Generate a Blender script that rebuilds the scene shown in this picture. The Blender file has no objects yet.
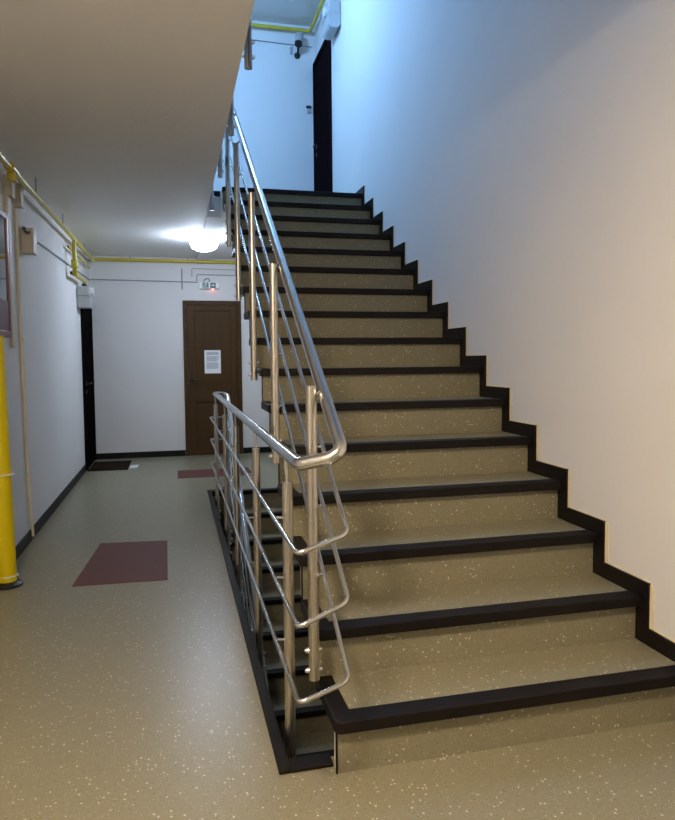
import bpy, bmesh, math, random
from mathutils import Vector, Matrix
random.seed(7)
S = bpy.context.scene
COL = S.collection
PI = math.pi

# ------------------------------------------------------------------ helpers
def link(name, bm, mat, parent=None, smooth=False):
    me = bpy.data.meshes.new(name)
    bmesh.ops.recalc_face_normals(bm, faces=bm.faces)
    if smooth:
        for f in bm.faces: f.smooth = True
        for e in bm.edges:
            if len(e.link_faces) == 2 and e.calc_face_angle(0) > math.radians(40): e.smooth = False
    bm.to_mesh(me); bm.free()
    me.materials.append(mat)
    o = bpy.data.objects.new(name, me); COL.objects.link(o)
    if parent: o.parent = parent
    return o

def box(bm, x0, x1, y0, y1, z0, z1, bev=0.0):
    t = bmesh.new()
    v = [t.verts.new((x, y, z)) for z in (z0, z1) for x, y in ((x0, y0), (x1, y0), (x1, y1), (x0, y1))]
    for q in ((0,3,2,1), (4,5,6,7), (0,1,5,4), (1,2,6,5), (2,3,7,6), (3,0,4,7)):
        t.faces.new([v[i] for i in q])
    if bev: bmesh.ops.bevel(t, geom=t.edges[:], offset=bev, segments=2, affect='EDGES', profile=.5)
    merge(bm, t)

def merge(bm, t, m=None):
    mp = {}
    for v in t.verts: mp[v] = bm.verts.new(m @ v.co if m else v.co)
    for f in t.faces:
        try: bm.faces.new([mp[v] for v in f.verts])
        except ValueError: pass
    t.free()

def prism(bm, pts, axis, a, b, bev=0.0):
    """extrude a polygon of 2-D points along axis from a to b"""
    def P(u, v, w): return {'x': (w, u, v), 'y': (u, w, v), 'z': (u, v, w)}[axis]
    t = bmesh.new()
    A = [t.verts.new(P(u, v, a)) for u, v in pts]
    B = [t.verts.new(P(u, v, b)) for u, v in pts]
    t.faces.new(A[::-1]); t.faces.new(B)
    n = len(pts)
    for i in range(n): t.faces.new((A[i], A[(i+1) % n], B[(i+1) % n], B[i]))
    bmesh.ops.recalc_face_normals(t, faces=t.faces)
    if bev: bmesh.ops.bevel(t, geom=t.edges[:], offset=bev, segments=2, affect='EDGES', profile=.5)
    merge(bm, t)

def fillet(pts, r, n=7):
    """round the inner corners of a polyline"""
    pts = [Vector(p) for p in pts]; out = [pts[0]]
    for i in range(1, len(pts)-1):
        a, b, c = pts[i-1], pts[i], pts[i+1]
        d0 = (a-b).normalized(); d1 = (c-b).normalized()
        rr = min(r[i-1] if isinstance(r, tuple) else r, (a-b).length*.49, (c-b).length*.49)
        p, q = b+d0*rr, b+d1*rr
        for k in range(n+1):
            t = k/n
            out.append(p*(1-t)**2 + b*2*t*(1-t) + q*t*t)
    out.append(pts[-1]); return out

def tube(bm, pts, r, seg=14, cap=True):
    pts = [Vector(p) for p in pts]; rings = []
    d = (pts[1]-pts[0]).normalized()
    u = d.orthogonal().normalized()
    for i, p in enumerate(pts):
        if i == 0: t = (pts[1]-pts[0])
        elif i == len(pts)-1: t = pts[-1]-pts[-2]
        else: t = (pts[i+1]-p).normalized() + (p-pts[i-1]).normalized()
        t.normalize()
        u = (u - t*u.dot(t)).normalized(); w = t.cross(u)
        rr = r[i] if isinstance(r, (list, tuple)) else r
        rings.append([bm.verts.new(p + (u*math.cos(2*PI*k/seg) + w*math.sin(2*PI*k/seg))*rr) for k in range(seg)])
    for a, b in zip(rings, rings[1:]):
        for k in range(seg): bm.faces.new((a[k], a[(k+1) % seg], b[(k+1) % seg], b[k]))
    if cap: bm.faces.new(rings[0][::-1]); bm.faces.new(rings[-1])

def lathe(bm, prof, c, seg=32):
    """(radius, z) profile about a vertical axis at c"""
    rings = []
    for r, z in prof:
        if r < 1e-6: rings.append([bm.verts.new((c[0], c[1], c[2]+z))])
        else: rings.append([bm.verts.new((c[0]+r*math.cos(2*PI*k/seg), c[1]+r*math.sin(2*PI*k/seg), c[2]+z)) for k in range(seg)])
    for a, b in zip(rings, rings[1:]):
        for k in range(seg):
            k2 = (k+1) % seg
            if len(a) == 1 and len(b) > 1: bm.faces.new((a[0], b[k], b[k2]))
            elif len(b) == 1 and len(a) > 1: bm.faces.new((a[k], a[k2], b[0]))
            elif len(a) > 1: bm.faces.new((a[k], a[k2], b[k2], b[k]))

def B(): return bmesh.new()
def tag(o, label, cat, group=None):
    o['label'] = label; o['category'] = cat
    if group: o['group'] = group
    return o
def thing(name, label, cat, loc=(0,0,0), group=None):
    o = bpy.data.objects.new(name, None); COL.objects.link(o)
    o.location = loc; o.empty_display_size = .1
    return tag(o, label, cat, group)
def part(name, bm, mat, parent, smooth=False):
    """mesh given in world coordinates, parented to a thing's empty (or to a part)"""
    off = Vector((0,0,0)); p = parent
    while p is not None: off += p.location; p = p.parent
    bmesh.ops.translate(bm, verts=bm.verts, vec=-off)
    return link(name, bm, mat, parent, smooth)
def struct(name, bm, mat):
    o = link(name, bm, mat); o['kind'] = 'structure'; return o
def copy_tree(o, parent=None):
    c = o.copy(); COL.objects.link(c)
    if parent: c.parent = parent
    for ch in list(o.children): copy_tree(ch, c)
    return c

# ------------------------------------------------------------------ materials
def lin(c): return tuple(((v/255)/12.92 if v/255 <= .04045 else ((v/255+.055)/1.055)**2.4) for v in c)
def mat(name, col, rough=.5, metal=0.0, spec=.5, coat=0.0):
    m = bpy.data.materials.new(name); m.use_nodes = True
    b = m.node_tree.nodes['Principled BSDF']
    b.inputs['Base Color'].default_value = (*col, 1)
    b.inputs['Roughness'].default_value = rough
    b.inputs['Metallic'].default_value = metal
    b.inputs['Specular IOR Level'].default_value = spec
    b.inputs['Coat Weight'].default_value = coat
    return m
def N(m, t, **kw):
    n = m.node_tree.nodes.new(t)
    for k, v in kw.items(): setattr(n, k, v)
    return n
def L(m, a, b): m.node_tree.links.new(a, b)
def bsdf(m): return m.node_tree.nodes['Principled BSDF']
def pos(m): return N(m, 'ShaderNodeNewGeometry').outputs['Position']
def ramp(m, fac, stops):
    r = N(m, 'ShaderNodeValToRGB'); L(m, fac, r.inputs[0])
    e = r.color_ramp.elements
    while len(e) < len(stops): e.new(.5)
    for q, (p, c) in zip(e, stops): q.position = p; q.color = (*c, 1) if len(c) == 3 else c
    return r.outputs[0]
def mix(m, fac, a, b):
    n = N(m, 'ShaderNodeMix', data_type='RGBA')
    if isinstance(fac, float): n.inputs[0].default_value = fac
    else: L(m, fac, n.inputs[0])
    for s, v in ((n.inputs[6], a), (n.inputs[7], b)):
        if isinstance(v, tuple): s.default_value = (*v, 1)
        else: L(m, v, s)
    return n.outputs[2]
def noise(m, vec, scale, detail=3):
    n = N(m, 'ShaderNodeTexNoise'); L(m, vec, n.inputs['Vector'])
    n.inputs['Scale'].default_value = scale; n.inputs['Detail'].default_value = detail
    return n.outputs['Fac']
def bump(m, h, strength, dist):
    n = N(m, 'ShaderNodeBump'); L(m, h, n.inputs['Height'])
    n.inputs['Strength'].default_value = strength; n.inputs['Distance'].default_value = dist
    L(m, n.outputs[0], bsdf(m).inputs['Normal'])

def plaster(name, col, b=.25):
    m = mat(name, col, .75, spec=.25); p = pos(m)
    n = noise(m, p, 2.2, 4)
    c2 = tuple(v*.94 for v in col)
    L(m, mix(m, n, c2, col), bsdf(m).inputs['Base Color'])
    bump(m, noise(m, p, 35, 5), b, .004)
    return m

def vinyl(name, base, dark, rough=.42):
    """flecked safety-vinyl: soft mottling, pale chips and a few dark ones"""
    m = mat(name, base, rough, spec=.4); p = pos(m)
    c = mix(m, noise(m, p, 90, 4), dark, base)
    def chips(scale, keep, size):
        v = N(m, 'ShaderNodeTexVoronoi'); L(m, p, v.inputs['Vector']); v.inputs['Scale'].default_value = scale
        sep = N(m, 'ShaderNodeSeparateColor'); L(m, v.outputs['Color'], sep.inputs[0])
        a = N(m, 'ShaderNodeMath', operation='LESS_THAN'); L(m, v.outputs['Distance'], a.inputs[0]); a.inputs[1].default_value = size
        k = N(m, 'ShaderNodeMath', operation='LESS_THAN'); L(m, sep.outputs[0], k.inputs[0]); k.inputs[1].default_value = keep
        x = N(m, 'ShaderNodeMath', operation='MULTIPLY'); L(m, a.outputs[0], x.inputs[0]); L(m, k.outputs[0], x.inputs[1])
        return x.outputs[0]
    c = mix(m, chips(120, .30, .30), c, tuple(v*.65 for v in base))
    c = mix(m, chips(85, .12, .29), c, (.56, .52, .42))
    c = mix(m, chips(210, .14, .34), c, (.40, .37, .28))
    L(m, c, bsdf(m).inputs['Base Color'])
    return m

def wood(name, col, col2, scale=(30, 30, 2.0), rough=.55, spec=.15):
    m = mat(name, col, rough, spec=spec); p = pos(m)
    mp = N(m, 'ShaderNodeMapping'); L(m, p, mp.inputs[0]); mp.inputs['Scale'].default_value = scale
    L(m, mix(m, noise(m, mp.outputs[0], 1.5, 6), col2, col), bsdf(m).inputs['Base Color'])
    return m
def steel(name, col, rough):
    m = mat(name, col, rough, metal=1.0); p = pos(m)
    mp = N(m, 'ShaderNodeMapping'); L(m, p, mp.inputs[0]); mp.inputs['Scale'].default_value = (300, 300, 8)
    r = N(m, 'ShaderNodeMapRange'); L(m, noise(m, mp.outputs[0], 1, 2), r.inputs[0])
    r.inputs[3].default_value = rough*.75; r.inputs[4].default_value = rough*1.3
    L(m, r.outputs[0], bsdf(m).inputs['Roughness'])
    return m
def emit(name, col, strength):
    m = mat(name, col, .4)
    bsdf(m).inputs['Emission Color'].default_value = (*col, 1)
    bsdf(m).inputs['Emission Strength'].default_value = strength
    return m

M_WALL = plaster('wall_paint', (.74, .72, .70))
M_CEIL = plaster('ceiling_paint', (.88, .86, .83), .6)
M_SIDE = plaster('stair_plaster', (.60, .56, .48))
M_VINYL = vinyl('flecked_vinyl', (.250, .228, .150), (.205, .186, .120), .34)
M_TRIM = mat('dark_trim', (.0075, .0053, .0047), .5, spec=.2)
M_BASE = mat('dark_skirting', (.008, .0075, .0075), .5, spec=.2)
M_CREAM = plaster('cream_paint', (.80, .72, .50))
M_RAIL = mat('polished_steel', (.62, .62, .62), .22, metal=1)
M_POST = steel('brushed_steel', (.56, .53, .48), .28)
M_BOLT = mat('zinc_bolt', (.8, .8, .8), .3, metal=1)
M_YEL = mat('yellow_gloss_paint', (.54, .43, .03), .3)
M_YPOLE = mat('yellow_pole_paint', (.74, .58, .0), .35)
M_DOOR = wood('brown_wood', (.080, .040, .013), (.050, .025, .008))
M_DOORD = wood('dark_brown_wood', (.008, .006, .006), (.005, .004, .004), spec=0)
M_DOORR = wood('red_brown_wood', (.012, .006, .007), (.007, .004, .005), spec=0)
M_BLACK = mat('black_plastic', (.012, .012, .013), .45)
M_GREY = mat('grey_plastic', (.40, .41, .41), .45)
M_CREAMP = mat('cream_plastic', (.60, .55, .45), .5)
M_CABLE = mat('grey_cable', (.30, .30, .31), .5)
M_RED = mat('red_vinyl', (.120, .044, .036), .6, spec=.2)
M_MAT = mat('brown_doormat', (.020, .012, .009), .9, spec=.05)
M_PAPER = mat('white_paper', (.82, .82, .82), .7)
M_INK = mat('printed_ink', (.22, .24, .28), .7)
M_CABRED = mat('red_frame_paint', (.16, .03, .028), .3)
M_MAROON = mat('maroon_panel', (.10, .028, .026), .5)
M_GREEN = mat('dark_green_sign', (.008, .045, .030), .35)
M_SIGNW = mat('white_sign_plastic', (.75, .78, .76), .35)
M_LED = emit('red_led', (1, .10, .06), 30)
M_GLASS = mat('dark_glass', (.02, .02, .025), .04, spec=1.0)
M_LAMPF = emit('cool_lamp_glass', (.64, .78, 1.0), 92)
M_LAMPU = emit('blue_white_lamp_glass', (.265, .54, 1.0), 205)
M_LAMPN = emit('warm_lamp_glass', (1.0, .82, .61), 300)
M_LOWFILL = emit('lower_fill_glow', (.75, .86, 1.0), 1.0)  # weak glow for the fill lamp added under the slab

# ------------------------------------------------------------------ dimensions
XL, XR = -1.0, 1.696           # left and right wall
YN, YB, YBU = -2.4, 8.88, 8.0  # near wall, back wall, back wall upstairs
ZC, ZU, ZCU = 2.535, 2.72, 5.14  # ceiling, upper floor, upper ceiling
XH = .300                      # edge of the corridor slab at the stairwell
H, D, Y1, SX = .17, .2706, 1.896, .447
N_ST = 16
YT = Y1 + (N_ST-1)*D           # top riser
LOW = (0, .395, -ZU)           # the flight below

# ------------------------------------------------------------------ setting
b = B()
box(b, XL, XH, YN, YB, -.22, 0); box(b, XH, XR, YN, 1.985, -.22, 0); box(b, XH, XR, 6.37, YB, -.22, 0)
struct('floor', b, M_VINYL)
b = B()
XC = .312
box(b, XL, XC, YN, YB, ZC, ZU-.006); box(b, XC, XR, YN, 1.985, ZC, ZU-.006)
box(b, XC, SX-.01, 6.15, YB, ZC-.03, ZU-.006); box(b, SX-.01, XR, YT+.02, YB, ZC, ZU-.006)
struct('ceiling', b, M_CEIL)
b = B()
box(b, XL, XC, YN, YB, ZU-.006, ZU); box(b, XC, XR, YN, 1.985, ZU-.006, ZU)
box(b, XC, SX-.01, 6.15, YB, ZU-.006, ZU); box(b, SX-.01, XR, YT+.045, YB, ZU-.006, ZU)
struct('floor_upper', b, M_VINYL)
b = B(); box(b, XL, XR, YN, YBU, ZCU, ZCU+.2); struct('ceiling_upper', b, M_WALL)
b = B(); box(b, XL, XR, YN, YB, -ZU-.2, -ZU); struct('floor_lower', b, M_VINYL)
b = B(); box(b, XL-.2, XL, YN-.2, YB+.2, -ZU-.2, ZCU+.2); struct('wall_left', b, M_WALL)
b = B(); box(b, XR, XR+.2, YN-.2, YB+.2, -ZU-.2, ZCU+.2); struct('wall_right', b, M_WALL)
b = B(); box(b, XL, XR, YB, YB+.2, -ZU-.2, ZU); struct('wall_back', b, M_WALL)
b = B(); box(b, XL, XR, YBU, YBU+.2, ZU, ZCU); struct('wall_back_upper', b, M_WALL)
b = B(); box(b, XL, XR, YN-.2, YN, -ZU-.2, ZCU); struct('wall_near', b, M_WALL)
BH = .075
b = B(); box(b, XL, XL+.014, YN, 7.98, 0, BH, .002); struct('baseboard_left', b, M_BASE)
b = B(); box(b, XL, .121, YB-.014, YB, 0, BH, .002); box(b, .866, XR, YB-.014, YB, 0, BH, .002)
struct('baseboard_back', b, M_BASE)
b = B(); box(b, XR-.014, XR, YN, Y1-.07, 0, BH, .002); struct('baseboard_right', b, M_BASE)

# dark edging round the open side of the stairwell, this floor and the next one
def well_trim(name, z, yf, xs):
    b = B()
    e = xs+.015
    box(b, .278, e, 1.93, yf+.07, z, z+.012, .003)             # long strip on the floor
    box(b, xs, e, 1.985, yf, z-.035, z, .002)                  # its lip over the edge
    box(b, e, SX-.001, 1.93, 1.990, z, z+.012, .003)
    box(b, e, SX-.014, yf, yf+.07, z, z+.012, .003)
    box(b, e, SX-.014, yf-.02, yf, z-.035, z+.012, .002)
    struct(name, b, M_TRIM)
well_trim('trim_1', 0, 6.35, XH)
well_trim('trim_2', ZU, 6.15, XC)

# ------------------------------------------------------------------ staircase
def make_staircase():
    st = thing('staircase', 'broad straight flight of flecked beige steps with dark nosings rising beside the right wall', 'staircase', (SX, Y1, 0))
    # body: stepped on top, sloping soffit below, plastered side
    e = .006; pts = []
    for k in range(N_ST):
        y = Y1 + k*D
        pts += [(y+e, k*H - (0 if k == 0 else e)), (y+e, (k+1)*H-e)]
    pts += [(YT+.10, N_ST*H-e), (YT+.10, N_ST*H-.22), (YT+.02, N_ST*H-.22), (Y1+.42, 0-.06), (Y1+.12, -.06), (Y1+.12, 0.0)]
    b = B(); prism(b, pts, 'x', SX+.075, XR-.013); part('flight_body', b, M_SIDE, st)
    for k in range(N_ST):
        y, z = Y1 + k*D, (k+1)*H
        last = k == N_ST-1
        b = B()
        box(b, SX, XR-.013, y, y+e, z-H + (0 if k == 0 else .0), z-.034)          # riser
        if not last: box(b, SX+.05, XR-.013, y+.04, y+D, z-e, z)                   # tread
        s = part('step', b, M_VINYL, st)
        b = B()
        ye = (y+D) if not last else y+.10
        xl = SX-.009
        pl = [(XR-.012, y-.030), (XR-.012, y+.042), (xl+.060, y+.042), (xl+.058, ye), (xl+.006, ye), (xl, ye-.012), (xl, y-.012), (xl+.006, y-.025), (xl+.018, y-.030)]
        prism(b, pl, 'z', z-.035, z+.003, .0035)
        part('nosing', b, M_TRIM, s)
        b = B(); box(b, SX+.003, SX+.085, y+e, y+.042, z-H+(0 if k == 0 else .003), z-.036); part('riser_end', b, M_SIDE, s)
        b = B(); box(b, SX-.002, SX+.003, y-.003, y+e, z-H, z-.036); part('corner_bead', b, M_TRIM, s)
    # skirting that climbs the wall with the steps
    b = B(); w, h = .065, .063
    for k in range(N_ST):
        y, z = Y1 + k*D, (k+1)*H
        box(b, XR-.012, XR-.0005, y-w, y+.004, (z-H), z+h)
        box(b, XR-.012, XR-.0005, y+.004, (y+D-w) if k < N_ST-1 else YT+1.12, z-.03, z+h)
    part('wall_skirting', b, M_TRIM, st)
    b = B()
    for k in range(N_ST):
        y, z = Y1 + k*D, (k+1)*H
        g = .018 + .006*random.random()
        box(b, XR-.003, XR, y-w-g, y-w, z-H+h, z+h-.004)
        if k < N_ST-1: box(b, XR-.003, XR, y-w, y+D-w-.013, z+h, z+h+.006)
    part('sealant_line', b, M_CREAM, st)
    return st
stair = make_staircase()
low = copy_tree(stair)
low.location = stair.location + Vector(LOW)
tag(low, 'shadowy flight of steps going down, seen through the narrow stairwell gap', 'staircase')

# ------------------------------------------------------------------ railings
XG, XGR = .345, .340           # posts on the slab edge and their rail
XF, XFR = .412, .450           # posts on the side of the flight and the rail beside them
RG, RF = .300, .446            # the thin rods
SL = .648
def flight_rail(y): return .997 + SL*(y-1.83)
def rod_z(q, y): return q + .625*(y-1.73)
def add_post(t, x, y, z0, z1, pin, rod_x, rods, side, bz=(.03, .095), stub=.026):
    b = B(); tube(b, [(x, y, z0), (x, y, z1)], .0175, 18)
    p = part('post', b, M_POST, t, True)
    b = B(); tube(b, pin, .006, 10); part('rail_pin', b, M_RAIL, p, True)
    s = 1 if rod_x > x else -1
    for z in rods:
        b = B(); tube(b, [(x+s*.010, y, z-.004), (rod_x, y, z)], .005, 10)
        part('rod_bracket', b, M_RAIL, p, True)
    for z in (z0+bz[0], z0+bz[1]):
        b = B()
        tube(b, [(x-side*stub, y, z), (x+side*.026, y, z)], .0055, 10)
        tube(b, [(x+side*.0165, y, z), (x+side*.022, y, z), (x+side*.030, y, z)], [.010, .009, .005], 12)
        part('bolt', b, M_BOLT, p, True)

GY = (2.12, 2.965, 3.96, 4.83, 5.93)
FY = ((2.047, .225, 1.160), (2.82, .803, 1.640), (3.57, 1.132, 2.110), (4.355, 1.62, 2.601), (5.03, 2.066, 3.04))
RODG, RODF = (.737, .541, .336), (.773, .586, .366)
def add_guard(t, z, posts=GY, z0=-.2):
    for y in posts: add_post(t, XG, y, z+z0, z+.850, [(XG, y, z+.85), (XGR, y, z+.93)], RG, [z+q for q in RODG], 1, (.05, .115))
t = thing('stair_railing', 'steel railing whose rail bends from the stairwell edge and climbs the rising flight', 'railing', (XG, 1.9, 0), 'steel stair railings')
b = B()
tube(b, fillet([(XFR, 5.75, flight_rail(5.75)), (XFR, 1.79, flight_rail(1.80)), (XGR, 1.868, .945), (XGR, 5.80, .945)], (.06, .022), 9), .0195, 20)
part('handrail', b, M_RAIL, t, True)
for zg, zf in zip(RODG, RODF):
    y0 = 1.73
    pts = [(RF, 5.70, rod_z(zf, 5.70)), (RF, y0, zf), (RG, y0-.03, zg), (RG, 5.97, zg)]
    b = B(); tube(b, fillet(pts, .03, 7), .0068, 12); part('rod', b, M_RAIL, t, True)
for y, z0, z1 in FY:
    add_post(t, XF, y, z0, z1, [(XF, y, z1-.012), (XFR-.010, y, flight_rail(y)-.010)], RF, [rod_z(q, y) for q in RODF], -1)
add_guard(t, 0)

t = thing('stair_railing', 'lower steel railing going down into the stairwell from the far corner of the gap', 'railing', (XF, 5.9, 0), 'steel stair railings')
yo = LOW[1]
b = B()
yt = 5.60
tube(b, fillet([(XGR, 5.83, .945), (XGR, 5.96, .945), (XFR, 5.98, .935), (XFR, 5.83, .86), (XFR, 1.95, .86-SL*3.88)], .045, 7), .0195, 20)
part('handrail', b, M_RAIL, t, True)
for q in RODG:
    b = B(); tube(b, fillet([(RG, 5.94, q), (RG, 6.0, q), (RF, 6.0, q-.01), (RF, 5.9, q-.07), (RF, 2.2, q-.07-SL*3.7)], .025, 5), .0068, 10)
    part('rod', b, M_RAIL, t, True)
for y in (5.55, 4.75, 3.95, 3.15):
    zr = .86 - SL*(5.83-y)
    add_post(t, XF, y, zr-.95, zr-.015, [(XF, y, zr-.03), (XFR-.01, y, zr-.01)], RF, [q-.07-SL*(5.9-y) for q in RODG], -1)

t = thing('stair_railing', 'steel railing upstairs, its post ends showing below the ceiling edge', 'railing', (XG, 1.9, ZU), 'steel stair railings')
b = B(); tube(b, [(XGR, 2.05, ZU+.945), (XGR, 6.0, ZU+.945)], .0195, 20); part('handrail', b, M_RAIL, t, True)
for q in RODG:
    b = B(); tube(b, [(RG, 2.05, ZU+q), (RG, 5.95, ZU+q)], .0068, 12); part('rod', b, M_RAIL, t, True)
add_guard(t, ZU, (3.02, 3.92, 4.83, 5.90), -.21)

# ------------------------------------------------------------------ doors
def handle(parent, c, axis):
    """rose plate and lever; axis is the way the door faces"""
    b = B(); a = Vector(axis); s = Vector((-a.y, a.x, 0)); c = Vector(c)
    p = [c + a*.0, c + a*.045]
    tube(b, p, .010, 10)
    tube(b, fillet([c + a*.030, c + a*.045, c + a*.045 + s*.11], .012, 4), .009, 10)
    tube(b, [c, c+a*.007], .026, 16)
    tube(b, [c - Vector((0,0,.09)), c - Vector((0,0,.09)) + a*.007], .022, 16)
    part('door_handle', b, M_BLACK, parent, True)

d1 = bpy.data.objects.new('door_1', None); COL.objects.link(d1); d1.location = (.497, YB, 0)
d1['kind'] = 'structure'
x0, x1, zt, yf = .124, .863, 1.998, YB-.022
b = B()
box(b, x0, x0+.055, yf, YB, 0, zt, .004); box(b, x1-.055, x1, yf, YB, 0, zt, .004); box(b, x0+.055, x1-.055, yf, YB, zt-.055, zt, .004)
part('door_frame', b, M_DOOR, d1)
lx0, lx1, lz = x0+.058, x1-.058, zt-.058
b = B()
for q in ((lx0, lx0+.085, .008, lz), (lx1-.085, lx1, .008, lz), (lx0+.085, lx1-.085, .008, .10), (lx0+.085, lx1-.085, lz-.075, lz), (lx0+.085, lx1-.085, .695, .775)):
    box(b, q[0], q[1], YB-.034, YB, q[2], q[3], .004)
box(b, lx0+.08, lx1-.08, YB-.020, YB-.002, .09, lz-.07)
leaf = part('door_leaf', b, M_DOOR, d1)
handle(d1, (lx0+.035, YB-.034, .985), (0, -1, 0))
# notice taped to it
nt = thing('paper_notice', 'white printed sheet taped to the brown panelled door', 'notice', (.487, YB-.021, 1.22))
b = B(); box(b, .385, .592, YB-.0225, YB-.0203, 1.062, 1.362); part('sheet', b, M_PAPER, nt)
b = B(); z = 1.335; rows = 0
while z > 1.12:
    w = random.uniform(.13, .165)
    if rows not in (3, 9): box(b, .410, .410+w, YB-.0231, YB-.0225, z-.007, z)
    z -= .0135; rows += 1
part('text_lines', b, M_INK, nt)

d2 = bpy.data.objects.new('door_2', None); COL.objects.link(d2); d2.location = (XL, 8.42, 0); d2['kind'] = 'structure'
b = B()
box(b, XL, XL+.030, 8.00, 8.06, 0, 1.98, .004); box(b, XL, XL+.030, 8.80, 8.86, 0, 1.98, .004); box(b, XL, XL+.030, 8.06, 8.80, 1.92, 1.98, .004)
part('door_frame', b, M_DOORD, d2)
b = B(); box(b, XL, XL+.022, 8.063, 8.797, .006, 1.917, .003)
for z0, z1 in ((.15, .85), (1.0, 1.75)): box(b, XL+.020, XL+.027, 8.18, 8.68, z0, z1, .003)
part('door_leaf', b, M_DOORD, d2); handle(d2, (XL+.022, 8.12, .98), (1, 0, 0))

d3 = bpy.data.objects.new('door_3', None); COL.objects.link(d3); d3.location = (XR, 7.54, ZU); d3['kind'] = 'structure'
b = B(); zt = 4.70
box(b, XR-.030, XR, 7.13, 7.20, ZU, zt, .004); box(b, XR-.030, XR, 7.90, 7.97, ZU, zt, .004); box(b, XR-.030, XR, 7.20, 7.90, zt-.07, zt, .004)
part('door_frame', b, M_DOORR, d3)
b = B(); box(b, XR-.020, XR, 7.203, 7.897, ZU+.006, zt-.073, .003)
for z0, z1 in ((ZU+.2, ZU+.9), (ZU+1.05, ZU+1.75)): box(b, XR-.026, XR-.019, 7.30, 7.80, z0, z1, .003)
part('door_leaf', b, M_DOORR, d3); handle(d3, (XR-.020, 7.82, ZU+.98), (-1, 0, 0))

# ------------------------------------------------------------------ lamps
def lamp(label, c, m, r=.15, drop=.10, globe=False):
    t = thing('ceiling_lamp', label, 'lamp', c, 'ceiling lamps along the corridors')
    b = B(); lathe(b, [(0, 0), (r*.75, 0), (r*.75, -.022), (0, -.022)], c); part('lamp_base', b, M_SIGNW, t, True)
    pr = None
    if globe:
        pr = [(r*.30, -.15), (r*.75, -.18), (r, -.25), (r*.86, -.315), (r*.5, -.355), (0, -.37)]
        b = B(); tube(b, [(c[0], c[1], c[2]-.022), (c[0], c[1], c[2]-.16)], .012, 10); part('stem', b, M_SIGNW, t, True)
    b = B(); lathe(b, pr or [(r*.72, -.0225), (r, -.030), (r*.98, -.045), (r*.80, -drop*.78), (r*.45, -drop*.97), (0, -drop)], c)
    part('lamp_shade', b, m, t, True)
lamp('round glowing ceiling lamp at the far end of the corridor', (.335, 7.25, ZC), M_LAMPF, .16, .16)
lamp('bluish white ceiling lamp upstairs, out of sight above the corridor ceiling', (.30, 5.90, ZCU), M_LAMPU, .16, .2, True)
lamp('warm ceiling lamp in the corridor above the viewer', (-.45, .5, ZC), M_LAMPN, .17, .055)
lamp('unseen fill lamp added under the slab to brighten the lower steps', (-.2, 4.5, -.22), M_LOWFILL, .17)  # added fill, out of view, lifts the steps in the gap a little

# ------------------------------------------------------------------ gas pipes and meters
t = thing('gas_pipe', 'yellow gas pipe running under the corridor ceiling along left and back walls', 'pipe', (-.9, 4.3, 2.37))
b = B(); tube(b, fillet([(-.893, 3.1, 2.347), (-.935, 8.78, 2.465), (-.86, 8.82, 2.485), (1.60, 8.82, 2.490)], .03, 5), .020, 14); part('pipe', b, M_YEL, t, True)
b = B(); tube(b, [(-.901, 4.30, 2.372), (-.901, 4.42, 2.374)], .031, 16); tube(b, [(-.90, 4.36, 2.37), (-.90, 4.36, 2.30)], .026, 14); part('coupling', b, M_YEL, t, True)
b = B(); tube(b, [(-.955, 6.9, 2.33), (-.955, 8.6, 2.36)], .013, 12); part('branch_pipe', b, M_YEL, t, True)
b = B(); tube(b, fillet([(-.922, 7.08, 2.43), (-.922, 7.08, 2.085), (-.922, 7.83, 2.105), (-.922, 7.83, 2.072)], .045, 5), .021, 14); part('drop_pipe', b, M_YEL, t, True)
b = B(); tube(b, [(-.922, 7.08, 2.23), (-.922, 7.08, 2.15)], .034, 14); tube(b, [(-.945, 7.08, 2.10), (-.90, 7.08, 2.10)], .032, 14)
part('valve', b, M_YEL, t, True)
b = B(); box(b, -.965, -.945, 7.04, 7.12, 2.085, 2.115, .003); part('valve_lever', b, M_BLACK, t, True)
b = B()
for y in (5.2, 6.4, 7.9): tube(b, [(-.92, y, 2.42), (-.92, y, ZC)], .005, 8)
for x in (-.5, .2, .9): tube(b, [(x, 8.82, 2.49), (x, 8.82, ZC)], .005, 8)
part('hanger', b, M_CABLE, t)

def meter(name, label, x0, x1, y0, y1, z0, z1, disp):
    t = thing(name, label, 'gas meter', ((x0+x1)/2, (y0+y1)/2, z0), 'gas meters beside the doors')
    zm = z0 + (z1-z0)*.52
    n = 8; r = min(.05 if disp[1] < 0 else .02, (x1-x0)*.45)
    pl = [(x0, zm-.004), (x0, z0+r)] + [(x0+r-r*math.cos(a), z0+r-r*math.sin(a)) for a in [PI/2*k/n for k in range(1, n)]] + [(x0+r, z0), (x1-r, z0)] \
       + [(x1-r+r*math.sin(a), z0+r-r*math.cos(a)) for a in [PI/2*k/n for k in range(1, n)]] + [(x1, z0+r), (x1, zm-.004)]
    b = B(); prism(b, pl, 'y', y0, y1); part('lower_case', b, M_GREY, t)
    b = B(); box(b, x0-.004, x1+.004, y0-.004, y1+.004, zm-.004, zm+.004); part('seam', b, M_GREY, t)
    b = B(); box(b, x0, x1, y0, y1, zm+.004, z1, .012); part('upper_case', b, M_GREY, t)
    xs, d = disp
    b = B(); tube(b, [(xs, (y0+y1)/2, zm+.06), (xs+d*.05, (y0+y1)/2, zm+.06)], .045, 18); part('dial', b, M_SIGNW, t, True)
    b = B()
    for y in (y0+.07, y1-.07): tube(b, [((x0+x1)/2, y, z1), ((x0+x1)/2, y, z1+.03)], .022, 12)
    part('pipe_union', b, M_BLACK, t, True)
meter('gas_meter', 'grey gas meter on the left wall below the yellow pipe valve, beside the dark door', -.992, -.865, 7.72, 7.94, 1.815, 2.042, (-.865, .6))
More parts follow.
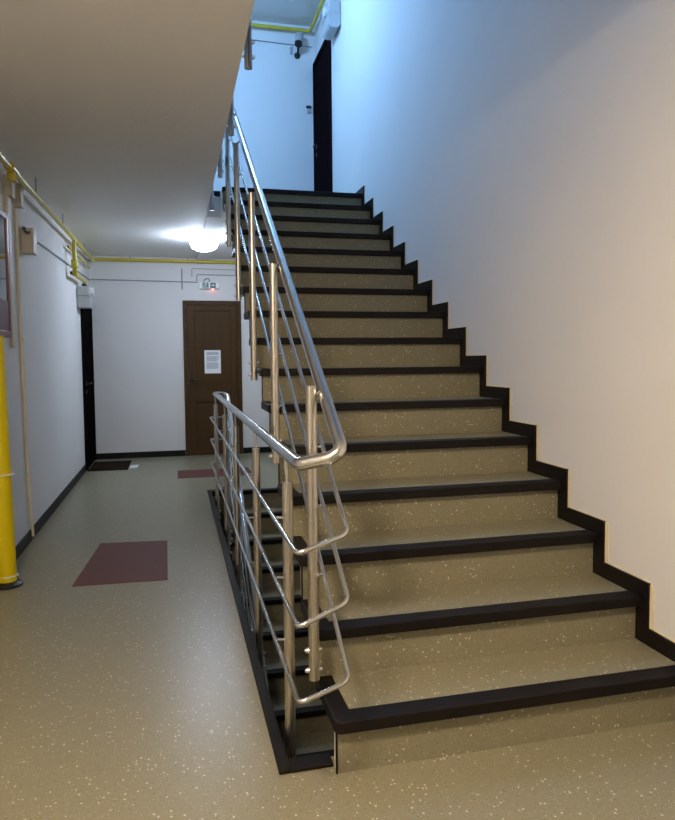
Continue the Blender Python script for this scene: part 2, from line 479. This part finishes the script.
meter('gas_meter', 'pale gas meter upstairs on the right wall beside the dark door', 1.565, 1.690, 6.70, 6.98, 4.53, 4.80, (1.565, -.3))

t = thing('gas_pipe', 'yellow gas pipe running under the upstairs ceiling', 'pipe', (1.64, 7.9, 5.05))
b = B(); tube(b, fillet([(-.8, 7.93, 5.06), (1.635, 7.93, 5.055), (1.635, 6.2, 5.055)], .04, 6), .020, 14); part('pipe', b, M_YEL, t, True)
b = B()
for y in (6.77, 6.91): tube(b, [(1.6275, y, 5.055), (1.6275, y, 4.834)], .019, 12)
part('drop_pipe', b, M_YEL, t, True)
b = B(); tube(b, [(1.6275, 6.77, 4.93), (1.6275, 6.77, 4.86)], .032, 12); tube(b, [(1.60, 6.91, 4.92), (1.66, 6.91, 4.92)], .026, 12); part('valve', b, M_YEL, t, True)

t = thing('yellow_pole', 'thick bright yellow standpipe on a black base ring at the left edge', 'pole', (-.925, 4.0, 0))
b = B(); tube(b, [(-.928, 4.0, .0), (-.950, 4.0, 1.382)], .052, 28); part('pipe', b, M_YPOLE, t, True)
b = B(); lathe(b, [(.052, .0), (.078, .0), (.078, .012), (.062, .02), (.053, .03)], (-.925, 4.0, 0), 28); part('base_ring', b, M_BLACK, t, True)
b = B()
for z in (.055, .62): tube(b, [(-.925, 4.0, z), (-.925, 4.0, z+.008)], .0535, 24); box(b, -.878, -.866, 3.985, 4.0, z, z+.008)
part('cable_tie', b, M_SIGNW, t)

# ------------------------------------------------------------------ left wall: cabinet, trunking, junction boxes
t = thing('wall_cabinet', 'dark red framed cabinet with reflective glass on the left wall', 'cabinet', (XL, 4.1, 1.38))
y0, y1, z0, z1 = 3.62, 4.38, 1.385, 2.11
xf = XL+.065
b = B(); box(b, XL, xf-.022, y0, y1, z0, z1, .003); part('case', b, M_CABRED, t)
b = B()
box(b, xf-.021, xf, y0, y0+.035, z0, z1, .003); box(b, xf-.021, xf, y1-.035, y1, z0, z1, .003)
box(b, xf-.021, xf, y0+.035, y1-.035, z0, z0+.035, .003); box(b, xf-.021, xf, y0+.035, y1-.035, z1-.035, z1, .003)
part('frame', b, M_CABRED, t)
b = B(); box(b, xf-.021, xf-.008, y0+.035, y1-.035, z0+.21, z1-.035); part('glass', b, M_GLASS, t)
b = B(); box(b, xf-.021, xf-.006, y0+.035, y1-.035, z0+.035, z0+.21); part('panel', b, M_MAROON, t)

b = B(); box(b, XL, XL+.022, 4.60, 4.68, 1.33, 2.27, .003)
tag(link('cable_trunking', b, M_CREAMP), 'wide cream vertical trunking next to the red framed cabinet', 'trunking')
b = B(); box(b, XL, XL+.016, 4.72, 4.745, 1.35, 2.26, .003)
tag(link('cable_trunking', b, M_WALL), 'thin white vertical trunking between the cream trunking and the loose conduit', 'trunking')
b = B(); tube(b, [(XL+.012, 4.86, 2.24), (XL+.012, 4.88, 1.4), (XL+.012, 4.94, .45), (XL+.022, 4.98, .03)], .0095, 10)
for z in (1.38, .43): box(b, XL, XL+.03, 4.87+(.06 if z < 1 else 0), 4.90+(.06 if z < 1 else 0), z, z+.015)
tag(link('conduit', b, M_CREAM, smooth=False), 'thin cream conduit running down the left wall to the floor', 'conduit')
def jbox(y0, y1, z0, z1, dep, label):
    t = thing('junction_box', label, 'junction box', (XL, (y0+y1)/2, z0), 'cream boxes on the left wall')
    b = B(); box(b, XL, XL+dep*.8, y0, y1, z0, z1, .004); part('body', b, M_CREAMP, t)
    b = B(); box(b, XL+dep*.8, XL+dep, y0-.003, y1+.003, z0-.003, z1+.003, .005); part('lid', b, M_CREAMP, t)
    return t
jb = jbox(5.03, 5.15, 1.985, 2.155, .085, 'large cream junction box on the left wall where the grey cable starts')
b = B(); tube(b, [(XL+.05, 4.90, 2.125), (XL+.05, 5.03, 2.125)], .014, 12); part('cable_gland', b, M_BLACK, jb, True)
jbox(4.60, 4.68, 2.27, 2.40, .05, 'small cream box at the top of the wide trunking')
jbox(4.80, 4.88, 2.25, 2.40, .06, 'small cream box just under the yellow pipe coupling')
b = B(); tube(b, [(XL+.008, 5.16, 2.14), (XL+.008, 8.86, 2.24)], .008, 8)
tag(link('cable', b, M_CABLE), 'grey cable clipped along the left wall from the big junction box', 'cable', 'cables clipped to the walls')
b = B(); tube(b, [(XL+.02, YB-.008, 2.245), (.05, YB-.008, 2.235), (.31, YB-.008, 2.23)], .007, 8)
tube(b, fillet([(.31, YB-.008, 2.23), (.31, YB-.008, 2.33), (1.0, YB-.008, 2.325)], .02, 3), .006, 8)
tag(link('cable', b, M_CABLE), 'grey cable along the back wall stepping up above the exit sign', 'cable', 'cables clipped to the walls')
b = B(); tube(b, [(.125, YB-.008, 2.40), (.125, YB-.008, 2.14)], .008, 8)
tag(link('cable', b, M_CABLE), 'short vertical grey cable left of the exit sign', 'cable', 'cables clipped to the walls')
b = B(); tube(b, fillet([(.25, YB-.008, 2.30), (.25, YB-.008, 2.405), (1.0, YB-.008, 2.395)], .02, 3), .005, 8)
tag(link('cable', b, M_CABLE), 'thin upper cable on the back wall just under the yellow pipe', 'cable', 'cables clipped to the walls')

# ------------------------------------------------------------------ exit sign
t = thing('exit_sign', 'emergency exit sign above the brown door with red light below', 'exit sign', (.468, YB, 2.15))
b = B(); box(b, .345, .592, YB-.045, YB, 2.148, 2.235, .006); part('housing', b, M_SIGNW, t)
yf = YB-.046
b = B(); box(b, .375, .455, yf-.002, yf+.001, 2.158, 2.226); box(b, .475, .545, yf-.002, yf+.001, 2.158, 2.226)
pl = part('pictogram_panel', b, M_GREEN, t)
b = B(); yq = yf-.004
lathe(b, [(0, .007), (.006, .004), (.006, -.004), (0, -.007)], (.424, yq, 2.214), 12)         # running figure
for p in ([(.420, 2.206), (.410, 2.188)], [(.410, 2.188), (.424, 2.178), (.420, 2.164)], [(.410, 2.188), (.400, 2.178), (.388, 2.176)], [(.420, 2.204), (.434, 2.196)], [(.418, 2.206), (.404, 2.204), (.398, 2.194)]):
    tube(b, [(x, yq, z) for x, z in p], .0020, 8)
box(b, .490, .516, yf-.004, yf-.001, 2.186, 2.198)                                            # arrow
prism(b, [(.514, 2.176), (.514, 2.208), (.533, 2.192)], 'y', yf-.004, yf-.001)
part('pictogram', b, M_SIGNW, pl)
b = B(); lathe(b, [(0, .005), (.005, .003), (.007, -.003), (0, -.006)], (.508, YB-.022, 2.143), 12); part('indicator', b, M_LED, t, True)
b = B(); tube(b, fillet([(.40, YB-.02, 2.235), (.40, YB-.02, 2.262), (.455, YB-.02, 2.285), (.475, YB-.02, 2.235)], .015, 4), .005, 8); part('cable', b, M_BLACK, t, True)

# ------------------------------------------------------------------ floor mats and paper
b = B(); prism(b, [(-.575, 3.885), (-.062, 3.865), (-.072, 4.715), (-.512, 4.765)], 'z', .0003, .003)
tag(link('floor_mat', b, M_RED), 'near dark red rectangle of flooring in the middle of the corridor', 'mat', 'red rectangles on the corridor floor')
b = B(); box(b, .012, .80, 7.19, 7.69, .0003, .003)
tag(link('floor_mat', b, M_RED), 'far red strip of flooring in front of the brown door', 'mat', 'red rectangles on the corridor floor')
b = B(); box(b, -.968, -.535, 7.93, 8.60, 0, .010, .003)
tag(link('doormat', b, M_MAT), 'dark brown doormat beside the black door on the left', 'doormat')
b = B(); prism(b, [(-.525, 8.02), (-.44, 8.06), (-.43, 8.27), (-.525, 8.25)], 'z', .0003, .003)
tag(link('paper', b, M_PAPER), 'small white paper lying on the floor beside the doormat', 'paper')

# ------------------------------------------------------------------ upstairs fittings
t = thing('security_camera', 'grey bullet security camera high on the blue lit upstairs back wall', 'camera', (1.49, YBU, 4.9))
b = B(); tube(b, [(1.500, 7.90, 4.985), (1.478, 7.845, 4.865)], .046, 20); part('housing', b, M_GREY, t, True)
b = B(); tube(b, [(1.479, 7.847, 4.869), (1.4745, 7.836, 4.845)], [.0465, .042], 20); part('lens', b, M_BLACK, t, True)
b = B(); tube(b, fillet([(1.492, 7.91, 4.93), (1.488, 7.945, 4.80), (1.488, YBU, 4.79)], .03, 4), .014, 12); tube(b, [(1.488, YBU-.012, 4.79), (1.488, YBU, 4.79)], .036, 16)
part('bracket', b, M_BLACK, t, True)
b = B(); box(b, 1.40, 1.435, YBU-.02, YBU, 4.80, 4.88, .004); part('cable_box', b, M_GREY, t)
t = thing('wall_intercom', 'small dark device beside the upstairs door', 'intercom', (1.62, YBU, 4.16))
b = B(); box(b, 1.588, 1.648, YBU-.025, YBU, 4.195, 4.225, .004); part('cap', b, M_BLACK, t)
b = B(); box(b, 1.600, 1.638, YBU-.018, YBU, 4.14, 4.195, .004); part('body', b, M_GREY, t)
b = B(); tube(b, [(-.9, YBU-.007, 4.955), (1.67, YBU-.007, 4.905)], .006, 8)
tag(link('cable', b, M_CABLE), 'thin cable across the upstairs back wall behind the security camera', 'cable', 'cables clipped to the walls')

# ------------------------------------------------------------------ camera, world, view
cam = bpy.data.cameras.new('camera'); co = bpy.data.objects.new('camera', cam); COL.objects.link(co)
cam.sensor_fit = 'AUTO'; cam.sensor_width = 36; cam.lens = 672.583/820*36
cam.shift_y = (398.757-410)/820
yaw, pitch, roll = .2378, -.0604, -.0089
f = Vector((math.sin(yaw)*math.cos(pitch), math.cos(yaw)*math.cos(pitch), math.sin(pitch)))
r = Vector((math.cos(yaw), -math.sin(yaw), 0)); u = r.cross(f)
r2 = r*math.cos(roll) + u*math.sin(roll); u2 = -r*math.sin(roll) + u*math.cos(roll)
co.matrix_world = Matrix(((r2.x, u2.x, -f.x, 0), (r2.y, u2.y, -f.y, 0), (r2.z, u2.z, -f.z, 1.3786-.133), (0, 0, 0, 1)))
cam.clip_start = .05
S.camera = co
w = bpy.data.worlds.new('world'); S.world = w; w.use_nodes = True
w.node_tree.nodes['Background'].inputs[0].default_value = (.5, .55, .6, 1)
w.node_tree.nodes['Background'].inputs[1].default_value = .02
vs = S.view_settings
vs.view_transform = 'Standard'; vs.look = 'None'; vs.gamma = 1; vs.use_curve_mapping = False; vs.exposure = 0
